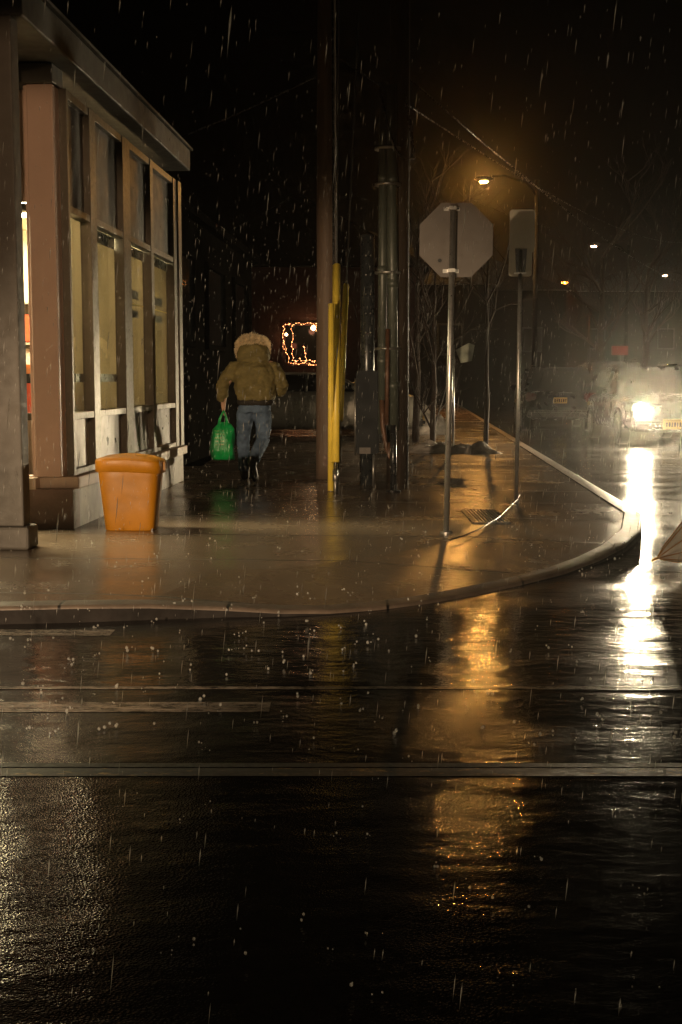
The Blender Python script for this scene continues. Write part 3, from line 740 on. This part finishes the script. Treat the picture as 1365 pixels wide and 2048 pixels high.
# ------------------------------------------------------------------ snow heaps
def heap(c, sx, sy, h, label, sd):
    mb = MB(); n = 40; vs = []
    for i in range(n+1):
        row = []
        for k in range(n+1):
            u, v = i/n*2-1, k/n*2-1; r_ = math.hypot(u, v)
            f = max(0.0, 1-r_**1.6)
            q = noise.fractal(Vector((u*2.4+sd, v*2.4, sd)), 1.0, 2.0, 5)
            z = h*f*(1+.55*q) - .02 + (.03*q*f)
            row.append(mb.bm.verts.new((u*sx, v*sy, z)))
        vs.append(row)
    for i in range(n):
        for k in range(n): mb.bm.faces.new((vs[i][k], vs[i+1][k], vs[i+1][k+1], vs[i][k+1]))
    o = mb.build('snow_heap', M['snow'], smooth=True); o.location = c
    tag(o, label, 'snow heap', 'dirty snow heaps along the walk'); return o
heap(G(850, 868) + Vector((0, .5, 0)), .75, .8, .52, 'peaked dirty snow heap behind the poles', 2.0)
heap(G(880, 905) + Vector((0, .3, 0)), 1.0, .55, .17, 'long low dirty snow ridge left of the sapling', 5.1)
heap(G(945, 906), .55, .4, .16, 'small muddy snow mound round the sapling foot', 8.3)

# ------------------------------------------------------------------ trees
def tree(name, loc, h, r0, label, seed, cat='tree', crown=.45, lv=4, lean=(0, 0), spread=.6, grp=None, m=M['bark']):
    rnd = random.Random(seed); t = tag(empty(name, loc), label, cat, grp)
    tr = MB(); cr = MB()
    pts = [Vector((lean[0]*k*h/8+rnd.uniform(-.02, .02)*h*.25, lean[1]*k*h/8, h*.8*k/8)) for k in range(9)]
    tr.path(pts, [r0*(1-.085*k) for k in range(9)], 10); tr.build('trunk', m, t, smooth=True)
    def br(p, d, L, r, lvl):
        q = p; n = 3; ps_ = [p]
        for k in range(n):
            d = (d+Vector((rnd.uniform(-.25, .25), rnd.uniform(-.25, .25), rnd.uniform(-.08, .22)))).normalized()
            q = q+d*(L/n); ps_.append(q)
        cr.path(ps_, [r, r*.8, r*.6, r*.35], 5 if lvl < 3 else 4, cap=False)
        if lvl >= lv: return
        for k in range(3 if lvl < lv-1 else 4):
            s = ps_[rnd.choice((1, 2, 3))]
            dd = (d+Vector((rnd.uniform(-1, 1), rnd.uniform(-1, 1), rnd.uniform(-.5, .8)))*.9).normalized()
            br(s, dd, L*rnd.uniform(.5, .75), r*.55, lvl+1)
    for k in range(9):
        s = pts[rnd.randint(max(1, int(8*crown)), 8)]; a = rnd.uniform(0, 6.28)
        br(s, Vector((math.cos(a)*spread, math.sin(a)*spread, rnd.uniform(.4, .9))).normalized(), h*.28, r0*.38, 1)
    cr.build('crown', m, t, smooth=True); return t
tree('street_tree', G(972, 898), 4.3, .05, 'slender bare sapling in front of the orange glow', 11, lv=3, crown=.6)
def far(px, Y, z=-.1): return Vector(((px-CX)/FH*Y*S, Y*S, z))
tree('bare_tree', far(1200, 47), 9.0, .22, 'bare tree below the pale street lamp', 21, lv=5, crown=.4)
tree('bare_tree', far(1290, 60), 10.0, .25, 'bare tree rising behind the oncoming car', 22, lv=4, crown=.4)
tree('bare_tree', far(1050, 66), 9.0, .25, 'bare tree left of the orange street lamp', 23, lv=4, crown=.4)
tree('bare_tree', far(835, 19), 5.0, .08, 'thin wet bare tree behind the conduit pole', 31, lv=4, crown=.25, spread=.35)
tree('bare_tree', far(868, 17), 4.0, .06, 'thin wet bare tree between conduit pole and stop sign', 32, lv=4, crown=.2, spread=.3)

# ------------------------------------------------------------------ cars
def car(loc, rz, paint, label, L=4.5, W=1.84, Hh=1.62, hood=1.02, lights=False, suv=True):
    c = tag(empty('parked_car' if not lights else 'car', loc, rz), label, 'car')
    b = MB(); X = Vector((1, 0, 0)); Zv = Vector((0, 0, 1))
    def sec(y, w_, z0, z1): return b.ring(Vector((0, y, (z0+z1)/2)), X, Zv, w_, (z1-z0)/2, 28, ph=math.pi/28, pw=.42)
    hw = W/2
    st = [(-L/2, hw*.80, .42, .80), (-L/2+.08, hw*.92, .32, hood-.12), (-L/2+.35, hw*.98, .26, hood-.03), (-L/2+1.1, hw, .25, hood+.02), (-.3, hw, .25, hood+.05),
          (.9, hw, .25, hood+.05), (L/2-.45, hw*.985, .28, hood+.02), (L/2-.1, hw*.93, .34, hood-.05), (L/2, hw*.82, .45, hood-.2)]
    b.loft([sec(*s) for s in st]); b.build('body', paint, c, smooth=True)
    g = MB()
    def rect(y, w0, z0, w1, z1, y1):
        return [g.bm.verts.new((-w0, y, z0)), g.bm.verts.new((w0, y, z0)), g.bm.verts.new((w1, y1, z1)), g.bm.verts.new((-w1, y1, z1))]
    ft_, rt_ = -L/2+1.15, (L/2-.12 if suv else L/2-.7)
    zt = Hh-.06; w0, w1 = hw*.93, hw*.74
    fl = rect(ft_, w0, hood, w1, zt, ft_+.75); bl = rect(rt_, w0, hood, w1, zt, rt_-.42)
    g.bm.faces.new(fl); g.bm.faces.new(list(reversed(bl)))
    g.bm.faces.new((fl[1], bl[1], bl[2], fl[2])); g.bm.faces.new((fl[0], fl[3], bl[3], bl[0])); g.bm.faces.new((fl[3], fl[2], bl[2], bl[3]))
    gh = g.build('windows', M['carglass'], c, bevel=.03)
    rf = MB(); ly = rt_-.42-(ft_+.75)
    rf.box((0, (rt_-.42+ft_+.75)/2, zt+.012), (w1*2+.02, ly+.06, .06), bev=.025); rf.build('roof', paint, c, smooth=False)
    for s_ in (-1, 1):
        def wp(a_, b_, r_): MB().path([a_, b_], r_, 8).build('window_pillar', paint, c, smooth=True)
        wp((s_*w0*1.0, ft_-.02, hood-.01), (s_*w1*1.01, ft_+.74, zt), .035)
        wp((s_*w0*1.0, rt_+.01, hood), (s_*w1*1.01, rt_-.41, zt), .045)
        wp((s_*(w0+.005), .15, hood), (s_*(w1+.012), .12, zt), .035)
        mr = MB().ball((s_*(hw+.10), ft_+.28, hood+.10), .10, 2, (.9, .6, .75)).build('mirror', paint, c, smooth=True)
        if suv: MB().path([(s_*w1*.92, ft_+1.0, zt+.09), (s_*w1*.92, rt_-.6, zt+.09)], .018, 8).build('roof_rail', M['chrome'], c, smooth=True)
        for yy in (-L/2+.85, L/2-.85):
            wl = MB().tube((s_*(hw-.22), yy, .33), (s_*(hw+.005), yy, .33), .33, n=28).build('wheel', M['rubber'], c, smooth=False, bevel=.03)
            MB().tube((s_*(hw-.02), yy, .33), (s_*(hw+.015), yy, .33), .21, n=20).build('rim', M['steel_dark'], wl)
            ar = MB(); ar.path([(s_*(hw-.01), yy+.40*math.cos(R(a)), .33+.40*math.sin(R(a))) for a in range(0, 181, 15)], .035, 8); ar.build('wheel_arch', M['black'], c, smooth=True)
        hl = MB().box((s_*hw*.70, -L/2+.07, .74), (.36, .16, .17), bev=.04).build('headlight', M['carglass'], c)
        if lights:
            MB().tube((s_*hw*.70, -L/2-.03, .74), (s_*hw*.70, -L/2-.06, .74), .115, n=24).build('lens', M['head_lens'], hl)
        MB().box((s_*hw*.80, L/2-.05, .88), (.26, .12, .22), bev=.03).build('tail_light', pm('tail_lens', (.10, .008, .008), .3, 0, .1, 4, 0), c)
    gr_ = MB()
    for k in range(4): gr_.box((0, -L/2-.005, .62+.06*k), (W*.42, .05, .018))
    gr_.build('grille', M['chrome'], c)
    MB().box((0, -L/2-.01, .42), (W*.86, .14, .16), bev=.05).build('bumper', M['black'], c)
    MB().box((0, L/2+.01, .46), (W*.88, .14, .17), bev=.05).build('bumper', M['black'] if suv else M['chrome'], c)
    for yy, s_ in ((-L/2-.09, 1), (L/2+.075, -1)):
        zz = .44 if s_ == 1 else .80
        p_ = MB().box((0, yy, zz), (.42 if s_ == 1 else .34, .012, .19 if s_ == 1 else .15), bev=.004).build('number_plate', M['plate'], c)
        mk = MB()
        for k in range(6):
            mk.box((-.135+.054*k, yy-.0085*s_, zz-.004), (.030 if k % 2 else .018, .004, .085 if s_ == 1 else .07)).box((-.135+.054*k, yy-.0085*s_, zz+.02-.03*(k % 3)), (.040, .0035, .014))
        mk.build('plate_marks', M['platedark'], p_)
    return c
HY = 19.0*S
hp = AT(1283, 812, HY)
cl = Vector((hp.x+.92*.70, HY+2.25+.05, -.1))
mc = car(cl, 0, M['carblack'], 'dark oncoming car with a glaring white headlight in the street', lights=True)
for x_ in (hp.x, hp.x+2*.92*.70):
    lamp('headlight_lamp', 'SPOT', (x_, HY-.16, .66), 420, (1, .80, .52), .012, (x_-5.2, HY-12, .66), R(150), .6)
    MB().box((x_-cl.x, HY-.20-cl.y, .66+.1+.018), (.40, .36, .006)).build('beam_cutoff_plate', M['black'], mc)  # plate added above the spot to cut off its upward light
car(far(1106, 26.0), R(180)-PHI*1.4, M['carblack'], 'dark parked estate car with wet roof rails left of the oncoming car', L=4.6, Hh=1.66)
car(far(1215, 31.0), R(180)-PHI*1.2, M['carblack'], 'tall dark parked car just behind the oncoming headlight', L=4.7, Hh=1.9, hood=1.12)
car(far(628, 20.8, -.1), R(90), M['carsilver'], 'silver car parked beyond the wooden pole', L=4.6, Hh=1.50, hood=1.08, suv=False)

# ------------------------------------------------------------------ house with string lights
hy = 30.0*S
ho = tag(empty('house', Vector((AT(600, 757, hy).x, hy, -.1))), 'dark red house with windows outlined in string lights', 'house')
def hr(px, py, dy=0): return AT(px, py, hy+dy)-ho.location
MB().box((0, 3.0, 2.4), (7.5, 5.8, 4.8)).build('wall', M['houseclad'], ho)
MB().prism([(-4.1, .0-.3, 4.8), (4.1, -.3, 4.8), (0, -.3, 7.0)], (0, 6.6, 0)).build('roof', M['darkbrick'], ho)
a, b_ = hr(568, 648), hr(640, 728)
fr = MB().box(((a.x+b_.x)/2, .06, a.z), (b_.x-a.x+.1, .12, .10)).box(((a.x+b_.x)/2, .06, b_.z), (b_.x-a.x+.1, .12, .10)).box((a.x, .06, (a.z+b_.z)/2), (.10, .12, a.z-b_.z)).box((b_.x, .06, (a.z+b_.z)/2), (.1, .12, a.z-b_.z)).build('window', M['houseclad'], ho)
MB().box(((a.x+b_.x)/2, .07, (a.z+b_.z)/2), (b_.x-a.x, .03, a.z-b_.z)).build('pane', M['carglass'], fr)
rnd = random.Random(5)
fl = MB(); wire = []
def bulbs(x0, y0, x1, y1, n, jit=2.0):
    for k in range(n):
        f = (k+.5)/n; p0_ = wire[-1] if k else None; p = hr(x0+(x1-x0)*f+rnd.uniform(-jit, jit), y0+(y1-y0)*f+rnd.uniform(-jit, jit), -.12)
        fl.ball(p, .007+rnd.random()*.005, 1); wire.append(p)
        if k: fl.tube(p0_, p, .0008, n=3)
bulbs(568, 648, 634, 647, 12); bulbs(568, 648, 568, 700, 9); bulbs(584, 648, 586, 720, 9); bulbs(568, 680, 580, 726, 7); bulbs(580, 724, 634, 729, 13, 3)
bulbs(584, 719, 634, 722, 11, 3.5); bulbs(607, 690, 614, 724, 8, 2.5); bulbs(634, 647, 636, 728, 8)
fl.build('string_lights', M['fairy'], ho)
MB().ball(hr(627, 656, -.25), .07, 2).build('porch_lamp', M['fairyw'], ho, smooth=True)
MB().ball(hr(573, 669, -.2), .04, 2).build('porch_lamp', M['fairyw'], ho, smooth=True)
lamp('porch_light', 'POINT', hr(622, 660, -.6), 2.5, (1, .35, .18), .1, parent=ho)
lamp('porch_light', 'POINT', hr(585, 690, -.6), 1.2, (1, .25, .12), .1, parent=ho)

# far row of dark houses on the right of the street
for k, (px, Y, wd, hh, lb) in enumerate(((930, 62, 13, 7.0, 'unlit dark house far behind the stop sign'), (1330, 74, 16, 8.0, 'unlit dark house far behind the oncoming car'), (740, 48, 12, 6.0, 'unlit dark house far behind the cabinet'))):
    c = far(px, Y); h_ = tag(empty('far_house', c), lb, 'house', 'dark houses at the end of the street')
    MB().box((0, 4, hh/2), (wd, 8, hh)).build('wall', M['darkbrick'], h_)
    MB().prism([(-wd/2-.4, -.4, hh), (wd/2+.4, -.4, hh), (0, -.4, hh+2.6)], (0, 8.8, 0)).build('roof', M['steel_dark'], h_)
    for q in range(3):
        wv = MB().box((-wd/3+wd/3*q, -.03, hh*.55), (1.3, .08, 1.6)).build('window', M['steel_dark'], h_)
        MB().box((-wd/3+wd/3*q, -.075, hh*.55), (1.1, .012, 1.4)).build('pane', M['carglass'], wv)
# dim red sign
rp = AT(1240, 701, 44*S)
rsn = tag(empty('red_sign', Vector((rp.x, 44*S, -.1))), 'dim red lit sign above the parked cars', 'sign')
MB().tube((0, .06, 0), (0, .06, rp.z+.1), .06, n=12).build('post', M['steel_dark'], rsn)
MB().box((0, 0, rp.z+.1), (.75, .10, .42), bev=.02).build('panel', M['redsign'], rsn)

# ------------------------------------------------------------------ street lamps
def street_lamp(px, py, Y, lens, color, power, label, side=1, arm=1.9, spot=True, rl=.10):
    t = AT(px, py, Y*S); b0 = Vector((t.x+side*arm, t.y+.2, -.1))
    o = tag(empty('street_lamp', b0), label, 'street lamp', 'lit street lamps down the street')
    zt = t.z+.1
    MB().tube((0, 0, 0), (0, 0, zt+.15), .11, .07, 14).build('pole', M['lamp_black'], o, smooth=True)
    MB().path([(0, 0, zt-.4), (-side*.4, -.05, zt+.05), (-side*arm*.6, -.12, zt+.28), (-side*(arm-.3), -.18, zt+.26)], .04, 10).build('arm', M['lamp_black'], o, smooth=True)
    hd_ = MB().ball((-side*arm, -.2, zt+.16), .22, 2, (1.6, .8, .5)).build('lamp_head', M['steel_dark'], o, smooth=True)
    MB().ball((-side*arm, -.2, zt+.075), rl, 2, (1.5, 1.1, .6)).build('lens', lens, hd_, smooth=True)
    lamp('street_light', 'SPOT', (-side*arm, -.25, zt-.12), power, color, .10, (-side*arm-side*.8, -.25, zt-3), R(125), .6, parent=o)
    return o
street_lamp(968, 367, 34, M['sodium'], (1, .42, .09), 600, 'nearest amber street lamp above the stop sign')
street_lamp(1130, 567, 70, M['sodium2'], (1, .25, .03), 9000, 'farther orange street lamp right of the tall sign', rl=.17)
street_lamp(1188, 495, 52, M['white_lens'], (1, .7, .45), 160, 'small pale street lamp above the bare tree', rl=.11)
street_lamp(1330, 553, 66, M['white_lens'], (1, .62, .42), 100, 'small pale street lamp at the right edge', rl=.11)

# ------------------------------------------------------------------ overhead cables
def wire_(name, a, b, sag, label, r=.008):
    pts = []
    for k in range(17):
        f = k/16; p = a.lerp(b, f); p = p.copy(); p.z -= sag*4*f*(1-f); pts.append(p)
    tag(MB().path(pts, r, 6).build(name, M['cable'], smooth=True), label, 'cable', 'overhead cables')
wire_('overhead_cable', AT(-200, 420, 16*S), AT(655, 142, g0.y), .3, 'overhead cable running left from the wooden pole')
wire_('overhead_cable', AT(655, 100, g0.y), AT(1420, 470, 60*S), 1.2, 'overhead cable crossing below the nearest amber lamp', .010)
wire_('overhead_cable', AT(775, 120, Yp), AT(1500, 560, 60*S), 1.5, 'lower overhead cable leading down the street', .010)
wire_('overhead_cable', AT(940, 395, 33*S), AT(1100, 455, 33.2*S), .1, 'short overhead cable glinting under the amber lamp', .014)

# ------------------------------------------------------------------ pale umbrella at the right edge
def m_umb():
    q = NT('clear_umbrella_film'); c = q.ramp(q.noise(9, 4), [(.3, (.70, .62, .55)), (.7, (.9, .84, .78))])
    gl = q.n('BsdfGlossy'); gl.inputs['Roughness'].default_value = .2; tl = q.n('BsdfTranslucent'); df = q.n('BsdfDiffuse'); tr = q.n('BsdfTransparent')
    for x in (tl, df): q.l(c, x.inputs[0])
    def mx(f, a, b):
        m = q.n('MixShader'); m.inputs[0].default_value = f; q.l(a.outputs[0], m.inputs[1]); q.l(b.outputs[0], m.inputs[2]); return m
    nb = q.bump(q.noise(14, 4, st=(1, 1, .4)), .7, .02)
    for x in (gl, tl, df): q.l(nb, x.inputs['Normal'])
    q.l(mx(.10, mx(.08, mx(.35, tl, df), gl), tr).outputs[0], q.out.inputs[0]); return q.m
tipp = G(1303, 1136, -.09)
um = tag(empty('umbrella', tipp), 'clear pale umbrella with orange ribs tipped onto the wet road', 'umbrella')
axis = Vector((.85, .30, .30)).normalized(); u_, v_ = basis(axis)
mbu = MB(); nR = 8; prevr = None
def upt(k, f):                                       # half-closed canopy: ribs stand out, cloth sags between them
    a = 2*math.pi*k/(nR*4); rr = .30*f**.85*(1-.22*abs(math.sin(a*nR/2)))
    return axis*(.05+.62*f) + u_*(rr*math.cos(a)) + v_*(rr*math.sin(a))
lowz = min(upt(k, f).z for k in range(nR*4) for f in (.1, .3, .6, 1))
lift = Vector((0, 0, .012-min(0, lowz)*.55))
for f in (.02, .15, .35, .6, .8, 1.0):
    rg = [mbu.bm.verts.new(upt(k, f)+lift) for k in range(nR*4)]
    if prevr:
        for k in range(len(rg)): mbu.bm.faces.new((prevr[k], prevr[(k+1) % len(rg)], rg[(k+1) % len(rg)], rg[k]))
    prevr = rg
cnp = mbu.build('canopy', m_umb(), um, smooth=True)
for k in range(nR):
    MB().path([upt(k*4, f)*1.004+lift for f in (.02, .2, .4, .6, .8, 1.02)], .004, 6).build('rib', M['orange'], um, smooth=True)
MB().path([lift, axis*.9+lift], .008, 8).build('shaft', M['orange'], um, smooth=True)

# ------------------------------------------------------------------ rain
rnd = random.Random(12); rm = MB()
def drop(p, L, r):
    d = Vector((.10, .02, 1)).normalized(); u, v = basis(d)
    vs = [rm.bm.verts.new(p-d*L/2)] + [rm.bm.verts.new(p+d*L*.2+u*(r*math.cos(a))+v*(r*math.sin(a))) for a in (0, 1.57, 3.14, 4.71)] + [rm.bm.verts.new(p+d*L/2)]
    for k in range(4):
        rm.bm.faces.new((vs[0], vs[1+k], vs[1+(k+1) % 4])); rm.bm.faces.new((vs[5], vs[1+(k+1) % 4], vs[1+k]))
for k in range(7500):
    Y = 1.4+(rnd.random()**.7)*11
    X = rnd.uniform(-.42, .42)*Y; Z = rnd.uniform(.0, 2.7)
    drop(Vector((X, Y, Z)), rnd.choice((.012, .02, .03, .055))*rnd.uniform(.7, 1.2), rnd.uniform(.0006, .0015))
tag(rm.build('rain', M['rain'], smooth=True), 'falling rain drops catching the headlight', 'rain', kind='stuff')
sm = MB()
for k in range(560):
    px, py = rnd.uniform(-40, 1400), 1010+1000*rnd.random()**1.5
    if py > 1500 and rnd.random() < .85: continue
    base = G(px, py, -.1 if py > 1230 else 0.0); s = rnd.uniform(.6, 1.2)*(1 if py < 1500 else .55)
    for q in range(rnd.choice((1, 2, 2, 3))):
        sm.ball(base+Vector((rnd.gauss(0, .011), rnd.gauss(0, .011), rnd.uniform(.004, .03))), .0055*s*rnd.uniform(.4, 1.4), 1, (1, 1, 1.2))
tag(sm.build('rain_splash', M['rain'], smooth=True), 'rain splashes jumping off the wet road', 'splash', kind='stuff')

# ------------------------------------------------------------------ haze
hz = MB().box((20, 70, 8.2), (150, 165, 18.8)).build('haze', None if False else bpy.data.materials.new('rain_haze'))
hm_ = hz.data.materials[0]; hm_.use_nodes = True; hn = hm_.node_tree
for n_ in list(hn.nodes): hn.nodes.remove(n_)
ho_ = hn.nodes.new('ShaderNodeOutputMaterial'); hv = hn.nodes.new('ShaderNodeVolumePrincipled')
hv.inputs['Color'].default_value = (.9, .88, .84, 1); hv.inputs['Density'].default_value = .0007; hv.inputs['Anisotropy'].default_value = .95
hw_ = hn.nodes.new('ShaderNodeVolumePrincipled'); ha = hn.nodes.new('ShaderNodeAddShader')   # drizzle: strong forward lobe + weak even lobe
hw_.inputs['Color'].default_value = (.9, .88, .84, 1); hw_.inputs['Density'].default_value = .00022; hw_.inputs['Anisotropy'].default_value = .35
hn.links.new(hv.outputs[0], ha.inputs[0]); hn.links.new(hw_.outputs[0], ha.inputs[1]); hn.links.new(ha.outputs[0], ho_.inputs['Volume'])
tag(hz, 'thin rainy night haze in the street', 'haze', kind='stuff')
